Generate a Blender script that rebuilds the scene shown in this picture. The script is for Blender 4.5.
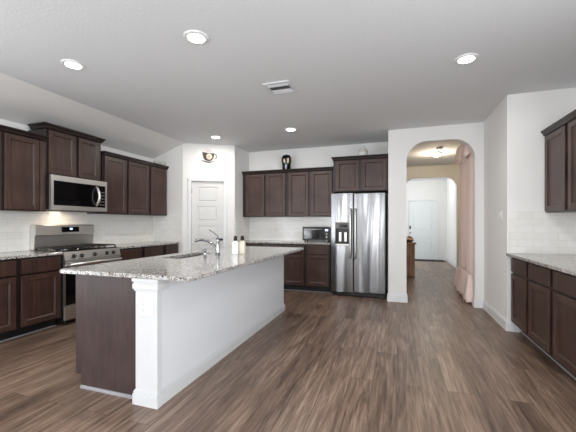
import bpy, bmesh, math, random
from mathutils import Vector, Matrix
C = bpy.context
for o in list(bpy.data.objects):
    bpy.data.objects.remove(o, do_unlink=True)
S = C.scene
COL = S.collection
PI = math.pi

# ------------------------------------------------------------------ camera
F_PX, YAW, HOR, EYE = 326.75, 0.3215, 223.6, 1.25
cam = bpy.data.cameras.new('camera')
cam.sensor_width = 36.0
cam.lens = F_PX / 576 * 36.0
cam.shift_y = (HOR - 216) / 576
cam.clip_start = 0.05
co = bpy.data.objects.new('camera', cam)
COL.objects.link(co)
co.location = (0, 0, EYE)
co.rotation_euler = (PI / 2, 0, YAW)
S.camera = co

# ------------------------------------------------------------------ world, daylight, exposure
S.view_settings.view_transform = 'Standard'
S.view_settings.look = 'None'
S.view_settings.gamma = 1.0
S.view_settings.exposure = 0.36
W = bpy.data.worlds.new('daylight_sky')
S.world = W
W.use_nodes = True
W.node_tree.nodes['Background'].inputs[0].default_value = (0.75, 0.87, 1.0, 1)
W.node_tree.nodes['Background'].inputs[1].default_value = 1.0

REAR = -7.5           # wall with the big windows, behind the camera
WINDOWS = [(-4.2, -3.3), (-0.35, 1.55)]
WIN_POWER = 70
def area(name, loc, rot, sx, sy, power, col, spread=PI, shape='RECTANGLE'):
    l = bpy.data.lights.new(name, 'AREA')
    l.shape = shape
    l.size = sx
    l.size_y = sy
    l.energy = power
    l.color = col
    l.spread = spread
    o = bpy.data.objects.new(name, l)
    COL.objects.link(o)
    o.location = loc
    o.rotation_euler = rot
    return o
ADDED_LEFT_WINDOWS = [(-2.6, -1.2), (-0.8, 0.6)]
ADDED_RIGHT_WINDOWS = [(-2.0, -0.6), (-0.2, 1.2)]
RIGHT_FILL_POWER = 56
LEFT_FILL_POWER = 42
for a, b in WINDOWS:      # tilted up to throw more light on the ceiling
    area('window_daylight_fill', ((a + b) / 2, REAR + 0.02, 1.35), (PI / 2 + 0.1, 0, 0), b - a, 1.8, WIN_POWER * (b - a), (0.94, 0.97, 1.0))
for a, b in ADDED_LEFT_WINDOWS:  # unseen left windows, added to spread fill light through the room
    area('window_daylight_fill', (-4.45 + 0.02, (a + b) / 2, 1.35), (0, -PI / 2 - 0.5, 0), 1.8, b - a, LEFT_FILL_POWER, (0.92, 0.965, 1.0))
for a, b in ADDED_RIGHT_WINDOWS:  # unseen right windows, added to brighten surfaces facing right, like the half wall
    area('window_daylight_fill', (1.89 - 0.02, (a + b) / 2, 1.35), (0, PI / 2 + 0.5, 0), 1.8, b - a, RIGHT_FILL_POWER, (0.92, 0.965, 1.0))
area('foyer_daylight', (-0.85, 10.9, 1.5), (0, -PI / 2, 0), 1.8, 1.2, 22, (0.86, 0.94, 1.0))
CAN_POWER = 8
CAN_COL = (1.0, 0.965, 0.92)

# ------------------------------------------------------------------ materials
MATS = {}
def lin(c):
    return tuple(((v / 255) / 12.92 if v / 255 <= 0.04045 else ((v / 255 + 0.055) / 1.055) ** 2.4) for v in c) + (1,)
def new_mat(name):
    m = bpy.data.materials.new(name)
    m.use_nodes = True
    nt = m.node_tree
    return m, nt, nt.nodes['Principled BSDF']
def N(nt, t, **kw):
    n = nt.nodes.new(t)
    for k, v in kw.items():
        setattr(n, k, v)
    return n
def ramp(nt, stops):
    r = nt.nodes.new('ShaderNodeValToRGB')
    e = r.color_ramp.elements
    while len(e) < len(stops):
        e.new(0.5)
    for q, (p, c) in zip(e, stops):
        q.position = p
        q.color = c
    return r
def plain(name, rgb, rough=0.5, metal=0.0, spec=None, var=0.04, bump=0.0, scale=40, coat=0.0):
    """plain coloured material with a faint procedural mottling"""
    m, nt, b = new_mat(name)
    tc = N(nt, 'ShaderNodeTexCoord')
    no = N(nt, 'ShaderNodeTexNoise')
    no.inputs['Scale'].default_value = scale
    no.inputs['Detail'].default_value = 3
    nt.links.new(tc.outputs['Object'], no.inputs['Vector'])
    c = lin(rgb)
    lo = tuple(max(0, v * (1 - var)) for v in c[:3]) + (1,)
    hi = tuple(min(1, v * (1 + var)) for v in c[:3]) + (1,)
    r = ramp(nt, [(0.3, lo), (0.7, hi)])
    nt.links.new(no.outputs['Fac'], r.inputs[0])
    nt.links.new(r.outputs[0], b.inputs['Base Color'])
    b.inputs['Roughness'].default_value = rough
    b.inputs['Metallic'].default_value = metal
    if coat:
        b.inputs['Coat Weight'].default_value = coat
        b.inputs['Coat Roughness'].default_value = 0.15
    if spec is not None:
        b.inputs['Specular IOR Level'].default_value = spec
    if bump:
        bp = N(nt, 'ShaderNodeBump')
        bp.inputs['Strength'].default_value = bump
        bp.inputs['Distance'].default_value = 0.004
        nt.links.new(no.outputs['Fac'], bp.inputs['Height'])
        nt.links.new(bp.outputs[0], b.inputs['Normal'])
    MATS[name] = m
    return m
def emit(name, rgb, strength):
    m, nt, b = new_mat(name)
    b.inputs['Base Color'].default_value = (0.9, 0.9, 0.9, 1)
    b.inputs['Emission Color'].default_value = lin(rgb)
    b.inputs['Emission Strength'].default_value = strength
    MATS[name] = m
    return m

plain('wall_paint', (240, 239, 237), 0.75, var=0.01, bump=0.05, scale=220)
plain('hall_paint', (236, 231, 222), 0.75, var=0.01, bump=0.05, scale=220)
plain('ceiling_paint', (231, 233, 235), 0.9, var=0.03, bump=0.35, scale=60)
plain('knee_wall_paint', (226, 228, 232), 0.7, var=0.01, bump=0.04, scale=220)
plain('pilaster_paint', (217, 218, 219), 0.4, var=0.01)
plain('white_trim', (236, 237, 238), 0.4, var=0.01)
plain('door_paint', (220, 219, 217), 0.4, var=0.01)
plain('foyer_door_paint', (232, 238, 240), 0.4, var=0.01)
plain('white_plastic', (240, 240, 238), 0.35, var=0.01)
plain('slot_dark', (70, 68, 66), 0.6)
plain('black_gloss', (10, 10, 12), 0.08, var=0.1)
plain('black_iron', (22, 22, 23), 0.45, var=0.2)
plain('black_plastic', (18, 19, 22), 0.35, var=0.1)
plain('chrome', (160, 162, 166), 0.08, metal=1.0, var=0.01)
plain('brushed_nickel', (190, 188, 184), 0.25, metal=1.0, var=0.02)
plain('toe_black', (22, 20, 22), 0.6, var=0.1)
plain('shoe_mould', (150, 146, 150), 0.45, var=0.05)
plain('pump_bronze', (44, 33, 28), 0.25, metal=0.6, var=0.1)
plain('bottle_white', (244, 244, 244), 0.25, var=0.01)
plain('bottle_cream', (226, 216, 200), 0.3, var=0.02)
plain('curtain_pink', (252, 230, 222), 0.9, var=0.03, scale=120, bump=0.1)
plain('curtain_trim', (246, 226, 220), 0.9, var=0.03, scale=120)
plain('sign_brown', (62, 46, 38), 0.5, var=0.15, scale=60)
plain('sign_cream', (240, 222, 196), 0.6, var=0.04)
plain('sign_rose', (206, 176, 168), 0.6, var=0.05)
plain('ornament_black', (16, 14, 15), 0.15, var=0.1)
plain('ornament_cream', (236, 214, 190), 0.3, var=0.06)
plain('ornament_lilac', (176, 176, 206), 0.25, var=0.08)
plain('ornament_silver', (206, 204, 198), 0.3, metal=0.5, var=0.15)
plain('ornament_glass', (226, 226, 222), 0.12, var=0.06)
plain('ornament_gold', (186, 160, 104), 0.3, metal=0.8, var=0.1)
plain('bloom_orange', (224, 140, 62), 0.7, var=0.2, scale=90)
plain('bloom_cream', (236, 214, 176), 0.7, var=0.1, scale=90)
plain('bloom_dark', (82, 44, 34), 0.7, var=0.2, scale=90)
plain('mat_charcoal', (36, 37, 39), 0.95, var=0.3, scale=80, bump=0.4)
plain('shoe_brown', (120, 66, 44), 0.6, var=0.2)
plain('vent_white', (222, 224, 228), 0.4, var=0.02)
plain('vent_grey', (120, 116, 114), 0.6, var=0.05)
plain('sink_steel', (150, 150, 150), 0.35, metal=1.0, var=0.05)
emit('lamp_glow', (255, 246, 232), 14)
emit('flush_glow', (255, 240, 220), 5)
emit('display_blue', (150, 190, 255), 1.2)

def wood(name, dark, mid, light, rough=0.35, axis='z', scale=1.0, spec=0.5):
    m, nt, b = new_mat(name)
    tc = N(nt, 'ShaderNodeTexCoord')
    mp = N(nt, 'ShaderNodeMapping')
    s = {'z': (38, 38, 2.2), 'x': (2.2, 38, 38), 'y': (38, 2.2, 38)}[axis]
    mp.inputs['Scale'].default_value = tuple(v * scale for v in s)
    nt.links.new(tc.outputs['Object'], mp.inputs['Vector'])
    no = N(nt, 'ShaderNodeTexNoise')
    no.inputs['Scale'].default_value = 1.0
    no.inputs['Detail'].default_value = 6
    no.inputs['Roughness'].default_value = 0.65
    no.inputs['Distortion'].default_value = 0.3
    nt.links.new(mp.outputs[0], no.inputs['Vector'])
    n2 = N(nt, 'ShaderNodeTexNoise')
    n2.inputs['Scale'].default_value = 4.0
    n2.inputs['Detail'].default_value = 2
    nt.links.new(tc.outputs['Object'], n2.inputs['Vector'])
    ad = N(nt, 'ShaderNodeMath', operation='MULTIPLY_ADD')
    ad.inputs[1].default_value = 0.35
    nt.links.new(n2.outputs['Fac'], ad.inputs[0])
    mu = N(nt, 'ShaderNodeMath', operation='MULTIPLY')
    mu.inputs[1].default_value = 0.65
    nt.links.new(no.outputs['Fac'], mu.inputs[0])
    nt.links.new(mu.outputs[0], ad.inputs[2])
    r = ramp(nt, [(0.36, lin(dark)), (0.5, lin(mid)), (0.66, lin(light))])
    nt.links.new(ad.outputs[0], r.inputs[0])
    nt.links.new(r.outputs[0], b.inputs['Base Color'])
    b.inputs['Roughness'].default_value = rough
    b.inputs['Specular IOR Level'].default_value = spec
    bp = N(nt, 'ShaderNodeBump')
    bp.inputs['Strength'].default_value = 0.06
    bp.inputs['Distance'].default_value = 0.002
    nt.links.new(no.outputs['Fac'], bp.inputs['Height'])
    nt.links.new(bp.outputs[0], b.inputs['Normal'])
    MATS[name] = m
    return m
wood('espresso_wood', (48, 32, 28), (66, 45, 39), (84, 60, 52), 0.36)
wood('espresso_shade_wood', (22, 14, 13), (32, 21, 19), (42, 29, 26), 0.38)  # darkened: shade of the door gaps put into the carcass colour; crown near-black itself
wood('island_panel_wood', (50, 37, 36), (64, 49, 47), (78, 61, 59), 0.42, scale=1.6)
wood('rustic_wood', (104, 76, 60), (138, 106, 86), (168, 136, 114), 0.6, scale=0.7)

def granite():
    m, nt, b = new_mat('granite')
    tc = N(nt, 'ShaderNodeTexCoord')
    v1 = N(nt, 'ShaderNodeTexVoronoi')
    v1.inputs['Scale'].default_value = 140
    nt.links.new(tc.outputs['Object'], v1.inputs['Vector'])
    bw = N(nt, 'ShaderNodeSeparateColor')
    nt.links.new(v1.outputs['Color'], bw.inputs[0])
    r1 = ramp(nt, [(0.0, lin((44, 40, 40))), (0.11, lin((56, 52, 52))), (0.12, lin((142, 134, 128))), (0.26, lin((168, 162, 156))), (0.31, lin((218, 216, 212))), (0.75, lin((234, 233, 231))), (0.76, lin((184, 186, 192))), (1.0, lin((240, 240, 240)))])
    r1.color_ramp.interpolation = 'CONSTANT'
    nt.links.new(bw.outputs[0], r1.inputs[0])
    n1 = N(nt, 'ShaderNodeTexNoise')
    n1.inputs['Scale'].default_value = 32
    n1.inputs['Detail'].default_value = 5
    n1.inputs['Roughness'].default_value = 0.7
    nt.links.new(tc.outputs['Object'], n1.inputs['Vector'])
    r2 = ramp(nt, [(0.36, lin((138, 124, 112))), (0.46, lin((222, 217, 210))), (0.58, lin((242, 242, 242)))])
    nt.links.new(n1.outputs['Fac'], r2.inputs[0])
    mx = N(nt, 'ShaderNodeMix', data_type='RGBA', blend_type='MULTIPLY')
    mx.inputs['Factor'].default_value = 0.9
    nt.links.new(r1.outputs[0], mx.inputs['A'])
    nt.links.new(r2.outputs[0], mx.inputs['B'])
    nt.links.new(mx.outputs['Result'], b.inputs['Base Color'])
    b.inputs['Roughness'].default_value = 0.10
    MATS['granite'] = m
granite()

def floor_mat():
    m, nt, b = new_mat('plank_floor')
    L = nt.links.new
    g = N(nt, 'ShaderNodeNewGeometry')
    sp = N(nt, 'ShaderNodeSeparateXYZ')
    L(g.outputs['Position'], sp.inputs[0])
    cb = N(nt, 'ShaderNodeCombineXYZ')
    L(sp.outputs['Y'], cb.inputs['X'])
    L(sp.outputs['X'], cb.inputs['Y'])
    br = N(nt, 'ShaderNodeTexBrick')
    br.offset = 0.37
    br.inputs['Color1'].default_value = (0, 0, 0, 1)
    br.inputs['Color2'].default_value = (1, 1, 1, 1)
    br.inputs['Mortar'].default_value = (0.5, 0.5, 0.5, 1)
    br.inputs['Scale'].default_value = 1.0
    br.inputs['Mortar Size'].default_value = 0.0016
    br.inputs['Mortar Smooth'].default_value = 0.2
    br.inputs['Brick Width'].default_value = 1.65
    br.inputs['Row Height'].default_value = 0.18
    L(cb.outputs[0], br.inputs['Vector'])
    tint = N(nt, 'ShaderNodeSeparateColor')
    L(br.outputs['Color'], tint.inputs[0])
    off = N(nt, 'ShaderNodeMath', operation='MULTIPLY')
    off.inputs[1].default_value = 37.0
    L(tint.outputs[0], off.inputs[0])
    cb2 = N(nt, 'ShaderNodeCombineXYZ')
    L(sp.outputs['X'], cb2.inputs['X'])
    L(sp.outputs['Y'], cb2.inputs['Y'])
    L(off.outputs[0], cb2.inputs['Z'])
    mp = N(nt, 'ShaderNodeMapping')
    mp.inputs['Scale'].default_value = (46, 2.4, 1)
    L(cb2.outputs[0], mp.inputs['Vector'])
    n1 = N(nt, 'ShaderNodeTexNoise')
    n1.inputs['Scale'].default_value = 1.0
    n1.inputs['Detail'].default_value = 9
    n1.inputs['Roughness'].default_value = 0.68
    n1.inputs['Distortion'].default_value = 0.8
    L(mp.outputs[0], n1.inputs['Vector'])
    mp2 = N(nt, 'ShaderNodeMapping')
    mp2.inputs['Scale'].default_value = (12, 1.1, 1)
    L(cb2.outputs[0], mp2.inputs['Vector'])
    n2 = N(nt, 'ShaderNodeTexNoise')
    n2.inputs['Scale'].default_value = 1.0
    n2.inputs['Detail'].default_value = 3
    n2.inputs['Distortion'].default_value = 1.5
    L(mp2.outputs[0], n2.inputs['Vector'])
    # sum: 0.5 n1 + 0.4 n2 + 0.18 tint
    a = N(nt, 'ShaderNodeMath', operation='MULTIPLY'); a.inputs[1].default_value = 0.56
    L(n1.outputs['Fac'], a.inputs[0])
    c = N(nt, 'ShaderNodeMath', operation='MULTIPLY_ADD'); c.inputs[1].default_value = 0.35
    L(n2.outputs['Fac'], c.inputs[0]); L(a.outputs[0], c.inputs[2])
    d = N(nt, 'ShaderNodeMath', operation='MULTIPLY_ADD'); d.inputs[1].default_value = 0.09
    L(tint.outputs[0], d.inputs[0]); L(c.outputs[0], d.inputs[2])
    r = ramp(nt, [(0.33, lin((64, 49, 41))), (0.44, lin((102, 82, 69))), (0.54, lin((134, 111, 95))), (0.66, lin((168, 145, 128)))])
    L(d.outputs[0], r.inputs[0])
    mx = N(nt, 'ShaderNodeMix', data_type='RGBA')
    L(br.outputs['Fac'], mx.inputs['Factor'])
    L(r.outputs[0], mx.inputs['A'])
    mx.inputs['B'].default_value = lin((78, 64, 56))
    L(mx.outputs['Result'], b.inputs['Base Color'])
    rr = N(nt, 'ShaderNodeMapRange')
    rr.inputs['To Min'].default_value = 0.28
    rr.inputs['To Max'].default_value = 0.46
    L(n1.outputs['Fac'], rr.inputs['Value'])
    L(rr.outputs[0], b.inputs['Roughness'])
    bp = N(nt, 'ShaderNodeBump')
    bp.inputs['Strength'].default_value = 0.12
    bp.inputs['Distance'].default_value = 0.003
    L(n1.outputs['Fac'], bp.inputs['Height'])
    L(bp.outputs[0], b.inputs['Normal'])
    MATS['plank_floor'] = m
floor_mat()

def tile_mat():
    m, nt, b = new_mat('subway_tile')
    L = nt.links.new
    g = N(nt, 'ShaderNodeNewGeometry')
    sp = N(nt, 'ShaderNodeSeparateXYZ')
    L(g.outputs['Position'], sp.inputs[0])
    ad = N(nt, 'ShaderNodeMath', operation='ADD')
    L(sp.outputs['X'], ad.inputs[0]); L(sp.outputs['Y'], ad.inputs[1])
    zz = N(nt, 'ShaderNodeMath', operation='SUBTRACT'); zz.inputs[1].default_value = 0.906
    L(sp.outputs['Z'], zz.inputs[0])
    cb = N(nt, 'ShaderNodeCombineXYZ')
    L(ad.outputs[0], cb.inputs['X']); L(zz.outputs[0], cb.inputs['Y'])
    br = N(nt, 'ShaderNodeTexBrick')
    br.offset = 0.5
    br.inputs['Color1'].default_value = lin((238, 236, 231))
    br.inputs['Color2'].default_value = lin((244, 242, 238))
    br.inputs['Mortar'].default_value = lin((222, 219, 214))
    br.inputs['Scale'].default_value = 1.0
    br.inputs['Mortar Size'].default_value = 0.002
    br.inputs['Mortar Smooth'].default_value = 0.3
    br.inputs['Brick Width'].default_value = 0.155
    br.inputs['Row Height'].default_value = 0.0795
    L(cb.outputs[0], br.inputs['Vector'])
    L(br.outputs['Color'], b.inputs['Base Color'])
    b.inputs['Roughness'].default_value = 0.14
    bp = N(nt, 'ShaderNodeBump', invert=True)
    bp.inputs['Strength'].default_value = 0.35
    bp.inputs['Distance'].default_value = 0.0015
    L(br.outputs['Fac'], bp.inputs['Height'])
    L(bp.outputs[0], b.inputs['Normal'])
    MATS['subway_tile'] = m
tile_mat()

def steel(name, wave=0.0, rough=0.2, rgb=(200, 198, 196)):
    m, nt, b = new_mat(name)
    L = nt.links.new
    tc = N(nt, 'ShaderNodeTexCoord')
    mp = N(nt, 'ShaderNodeMapping')
    mp.inputs['Scale'].default_value = (220, 220, 2)
    L(tc.outputs['Object'], mp.inputs['Vector'])
    n = N(nt, 'ShaderNodeTexNoise')
    n.inputs['Scale'].default_value = 1.0
    L(mp.outputs[0], n.inputs['Vector'])
    rr = N(nt, 'ShaderNodeMapRange')
    rr.inputs['To Min'].default_value = rough * 0.8
    rr.inputs['To Max'].default_value = rough * 1.25
    L(n.outputs['Fac'], rr.inputs['Value'])
    L(rr.outputs[0], b.inputs['Roughness'])
    b.inputs['Base Color'].default_value = lin(rgb)
    b.inputs['Metallic'].default_value = 1.0
    if wave:
        mp2 = N(nt, 'ShaderNodeMapping')
        mp2.inputs['Scale'].default_value = (7.0, 7.0, 0.4)
        L(tc.outputs['Object'], mp2.inputs['Vector'])
        n2 = N(nt, 'ShaderNodeTexNoise')
        n2.inputs['Scale'].default_value = 1.0
        n2.inputs['Detail'].default_value = 0.0
        L(mp2.outputs[0], n2.inputs['Vector'])
        bp = N(nt, 'ShaderNodeBump')
        bp.inputs['Strength'].default_value = 1.0
        bp.inputs['Distance'].default_value = wave
        L(n2.outputs['Fac'], bp.inputs['Height'])
        L(bp.outputs[0], b.inputs['Normal'])
    MATS[name] = m
steel('stainless', 0.0, 0.34, (228, 225, 221))
steel('stainless_door', 0.04, 0.22, (142, 143, 145))

m, nt, b = new_mat('pane_glass')
b.inputs['Base Color'].default_value = (1, 1, 1, 1)
b.inputs['Roughness'].default_value = 0.0
b.inputs['Alpha'].default_value = 0.12
MATS['pane_glass'] = m

# ------------------------------------------------------------------ mesh helpers
class MB:
    """collects shapes in one bmesh"""
    def __init__(self):
        self.bm = bmesh.new()
        self.mi = 0
    def _faces(self, vs, idx, smooth=False):
        for f in idx:
            try:
                fc = self.bm.faces.new([vs[i] for i in f])
                fc.material_index = self.mi
                fc.smooth = smooth
            except ValueError:
                pass
    def box(self, x0, x1, y0, y1, z0, z1, bev=0.0, seg=1):
        if x1 < x0: x0, x1 = x1, x0
        if y1 < y0: y0, y1 = y1, y0
        if z1 < z0: z0, z1 = z1, z0
        t = bmesh.new()
        vs = [t.verts.new(p) for p in ((x0, y0, z0), (x1, y0, z0), (x1, y1, z0), (x0, y1, z0), (x0, y0, z1), (x1, y0, z1), (x1, y1, z1), (x0, y1, z1))]
        for f in ((3, 2, 1, 0), (4, 5, 6, 7), (0, 1, 5, 4), (1, 2, 6, 5), (2, 3, 7, 6), (3, 0, 4, 7)):
            t.faces.new([vs[i] for i in f])
        if bev:
            bmesh.ops.bevel(t, geom=list(t.edges), offset=bev, segments=seg, affect='EDGES', profile=0.5)
        self._merge(t)
        return self
    def _merge(self, t, smooth=False):
        t.verts.index_update()
        mp = [self.bm.verts.new(v.co) for v in t.verts]
        for f in t.faces:
            fc = self.bm.faces.new([mp[v.index] for v in f.verts])
            fc.material_index = self.mi
            fc.smooth = smooth
        t.free()
    def loft(self, loops, cap=True, smooth=False):
        vs = [[self.bm.verts.new(p) for p in lp] for lp in loops]
        n = len(vs[0])
        for a, b in zip(vs, vs[1:]):
            for i in range(n):
                j = (i + 1) % n
                f = self.bm.faces.new([a[i], a[j], b[j], b[i]])
                f.material_index = self.mi
                f.smooth = smooth
        if cap:
            f = self.bm.faces.new(list(reversed(vs[0]))); f.material_index = self.mi
            f = self.bm.faces.new(vs[-1]); f.material_index = self.mi
        return self
    def prism(self, pts, d):
        """closed polygon of 3d points pushed along the vector d"""
        d = Vector(d)
        return self.loft([[Vector(p) for p in pts], [Vector(p) + d for p in pts]])
    def lathe(self, prof, c=(0, 0, 0), seg=24, sx=1.0, sy=1.0, axis='z'):
        loops = []
        for r, z in prof:
            lp = []
            for i in range(seg):
                a = 2 * PI * i / seg
                p = Vector((r * sx * math.cos(a), r * sy * math.sin(a), z))
                if axis == 'y':
                    p = Vector((p.x, -p.z, p.y))
                elif axis == 'x':
                    p = Vector((p.z, p.y, -p.x))
                lp.append(p + Vector(c))
            loops.append(lp)
        return self.loft(loops, smooth=True)
    def tube(self, pts, r, seg=10):
        pts = [Vector(p) for p in pts]
        rs = r if isinstance(r, (list, tuple)) else [r] * len(pts)
        loops = []
        up = Vector((0, 0, 1))
        t0 = (pts[1] - pts[0]).normalized()
        if abs(t0.dot(up)) > 0.9:
            up = Vector((1, 0, 0))
        nrm = (up - t0 * up.dot(t0)).normalized()
        for i, p in enumerate(pts):
            if i == 0: t = t0
            elif i == len(pts) - 1: t = (pts[i] - pts[i - 1]).normalized()
            else: t = (pts[i + 1] - pts[i - 1]).normalized()
            nrm = (nrm - t * nrm.dot(t)).normalized()
            bi = t.cross(nrm)
            loops.append([p + (nrm * math.cos(2 * PI * k / seg) + bi * math.sin(2 * PI * k / seg)) * rs[i] for k in range(seg)])
        return self.loft(loops, smooth=True)
    def ball(self, c, rx, ry, rz, seg=16, rings=10):
        prof = []
        for i in range(rings + 1):
            a = -PI / 2 + PI * i / rings
            prof.append((max(math.cos(a), 0.001), math.sin(a)))
        loops = [[Vector((c[0] + r * rx * math.cos(2 * PI * k / seg), c[1] + r * ry * math.sin(2 * PI * k / seg), c[2] + z * rz)) for k in range(seg)] for r, z in prof]
        return self.loft(loops, smooth=True)
    def obj(self, name, mats, parent=None, loc=None, rotz=0.0):
        bmesh.ops.recalc_face_normals(self.bm, faces=list(self.bm.faces))
        me = bpy.data.meshes.new(name)
        self.bm.to_mesh(me)
        self.bm.free()
        for mm in (mats if isinstance(mats, (list, tuple)) else [mats]):
            me.materials.append(MATS[mm])
        o = bpy.data.objects.new(name, me)
        COL.objects.link(o)
        if parent is not None:
            o.parent = parent
        if loc is not None:
            o.location = loc
            o.rotation_euler = (0, 0, rotz)
        return o
def centre(o):
    """put the origin of a top-level mesh at the middle of its base"""
    me = o.data
    xs = [v.co for v in me.vertices]
    lo = Vector((min(v.x for v in xs), min(v.y for v in xs), min(v.z for v in xs)))
    hi = Vector((max(v.x for v in xs), max(v.y for v in xs), max(v.z for v in xs)))
    c = Vector(((lo.x + hi.x) / 2, (lo.y + hi.y) / 2, lo.z))
    me.transform(Matrix.Translation(-c))
    o.location = c
    return o
def tag(o, label, cat, group=None):
    o['label'] = label
    o['category'] = cat
    if group: o['group'] = group
    return o
def thing(name, label, cat, loc, rotz=0.0, group=None):
    o = bpy.data.objects.new(name, None)
    COL.objects.link(o)
    o.empty_display_size = 0.1
    o.location = loc
    o.rotation_euler = (0, 0, rotz)
    return tag(o, label, cat, group)
def struct(name, mb, mat, parent=None):
    o = mb.obj(name, mat, parent)
    if parent is None:
        o['kind'] = 'structure'
    return o

# ------------------------------------------------------------------ setting
ZC = 2.75
LX, RX = -4.45, 1.89
PY = 5.15                   # pantry wall
SL0 = -3.74                 # where the sloped ceiling starts
SLZ = 2.49                  # its height at the left wall
struct('floor', MB().box(-4.65, 2.2, REAR - 0.15, 12.5, -0.12, 0), 'plank_floor')
cl = MB().box(SL0, 2.2, REAR - 0.15, 12.5, ZC, ZC + 0.12)
struct('ceiling', cl, 'ceiling_paint')
cl = MB().prism([(SL0, REAR - 0.15, ZC), (SL0, REAR - 0.15, ZC + 0.12), (LX - 0.2, REAR - 0.15, SLZ + 0.1), (LX - 0.2, REAR - 0.15, SLZ - 0.07)], (0, 5.78 - REAR, 0))
struct('ceiling_slope', cl, 'wall_paint')
wl = MB()
ys = [REAR - 0.15] + [v for w in ADDED_LEFT_WINDOWS for v in w] + [5.3]
for i in range(0, len(ys), 2):
    wl.box(LX - 0.15, LX, ys[i], ys[i + 1], 0, 2.6)
for a, b in ADDED_LEFT_WINDOWS:
    wl.box(LX - 0.15, LX, a, b, 0, 0.4); wl.box(LX - 0.15, LX, a, b, 2.3, 2.6)
struct('wall_left', wl, 'wall_paint')
for k, (a, b) in enumerate(ADDED_LEFT_WINDOWS):  # frames and panes of the added left fill windows
    f = MB()
    for q in ((a, a + 0.05), (b - 0.05, b), ((a + b) / 2 - 0.02, (a + b) / 2 + 0.02)):
        f.box(LX - 0.11, LX - 0.06, q[0], q[1], 0.4, 2.3)
    for q in ((0.4, 0.45), (2.25, 2.3), (1.33, 1.37)):
        f.box(LX - 0.11, LX - 0.06, a, b, q[0], q[1])
    fo = struct('window_%d' % (k + 4), f, 'white_trim')
    MB().box(LX - 0.09, LX - 0.084, a, b, 0.4, 2.3).obj('pane', 'pane_glass', fo)
# pantry: short wall, diagonal wall with door opening, return wall
DA, DB = Vector((-3.78, PY, 0)), Vector((-2.95, 5.62, 0))
DL = (DB - DA).length
dg = math.atan2(DB.y - DA.y, DB.x - DA.x)
struct('wall_pantry_side', MB().box(LX, DA.x, PY, PY + 0.11, 0, ZC + 0.03), 'wall_paint')
d0, d1, dz = 0.155, 0.752, 2.045       # pantry door opening along the diagonal
wd = MB()
wd.box(0, d0, 0, 0.11, 0, ZC + 0.02); wd.box(d1, DL, 0, 0.11, 0, ZC + 0.02); wd.box(d0, d1, 0, 0.11, dz, ZC + 0.02)
o = struct('wall_pantry', wd, 'wall_paint'); o.location = DA; o.rotation_euler = (0, 0, dg)
struct('wall_pantry_return', MB().box(-3.06, -2.95, 5.62, 6.38, 0, ZC), 'wall_paint')
struct('wall_back', MB().box(-3.06, 0.0, 6.27, 6.39, 0, ZC), 'wall_paint')
# arch wall
def arch_wall(name, xa, xb, y, th, j0, j1, top, r, mat):
    p = [(xa, 0), (xa, ZC), (xb, ZC), (xb, 0), (j1, 0)]
    K = 12
    for i in range(K + 1):
        a = i / K * PI / 2
        p.append((j1 - r + r * math.cos(a), top - r + r * math.sin(a)))
    for i in range(K + 1):
        a = PI / 2 + i / K * PI / 2
        p.append((j0 + r + r * math.cos(a), top - r + r * math.sin(a)))
    p.append((j0, 0))
    mb = MB().prism([(x, y, z) for x, z in p], (0, th, 0))
    return struct(name, mb, mat)
arch_wall('wall_arch', -0.13, 1.22, 5.5, 0.14, 0.145, 1.105, 2.535, 0.30, 'wall_paint')
struct('wall_fridge_side', MB().box(-0.13, 0.0, 5.64, 6.27, 0, ZC), 'wall_paint')
struct('wall_right_jog', MB().box(1.22, 2.0, 4.42, 5.64, 0, ZC), 'wall_paint')
wl = MB()
ys = [REAR - 0.15] + [v for w in ADDED_RIGHT_WINDOWS for v in w] + [4.42]
for i in range(0, len(ys), 2):
    wl.box(RX, RX + 0.12, ys[i], ys[i + 1], 0, ZC)
for a, b in ADDED_RIGHT_WINDOWS:
    wl.box(RX, RX + 0.12, a, b, 0, 0.4); wl.box(RX, RX + 0.12, a, b, 2.3, ZC)
struct('wall_right', wl, 'wall_paint')
for k, (a, b) in enumerate(ADDED_RIGHT_WINDOWS):  # frames and panes of the added right fill windows
    f = MB()
    for q in ((a, a + 0.05), (b - 0.05, b), ((a + b) / 2 - 0.02, (a + b) / 2 + 0.02)):
        f.box(RX + 0.05, RX + 0.10, q[0], q[1], 0.4, 2.3)
    for q in ((0.4, 0.45), (2.25, 2.3), (1.33, 1.37)):
        f.box(RX + 0.05, RX + 0.10, a, b, q[0], q[1])
    fo = struct('window_%d' % (k + 6), f, 'white_trim')
    MB().box(RX + 0.07, RX + 0.076, a, b, 0.4, 2.3).obj('pane', 'pane_glass', fo)
# hall and foyer behind the arch
arch_wall('wall_hall_back', -1.6, 1.95, 9.2, 0.12, 0.19, 1.44, 2.44, 0.27, 'hall_paint')
struct('wall_hall_left', MB().box(-1.72, -1.6, 6.39, 9.32, 0, ZC), 'hall_paint')
struct('wall_hall_right', MB().box(1.95, 2.07, 5.64, 9.32, 0, ZC), 'hall_paint')
struct('wall_foyer_left', MB().box(-1.02, -0.9, 9.32, 12.42, 0, ZC), 'wall_paint')
struct('wall_foyer_right', MB().box(1.60, 1.72, 9.32, 12.42, 0, ZC), 'wall_paint')
struct('wall_foyer_back', MB().box(-0.9, 0.39, 12.3, 12.42, 0, ZC).box(1.295, 1.6, 12.3, 12.42, 0, ZC).box(0.39, 1.295, 12.3, 12.42, 2.045, ZC), 'wall_paint')
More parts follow.
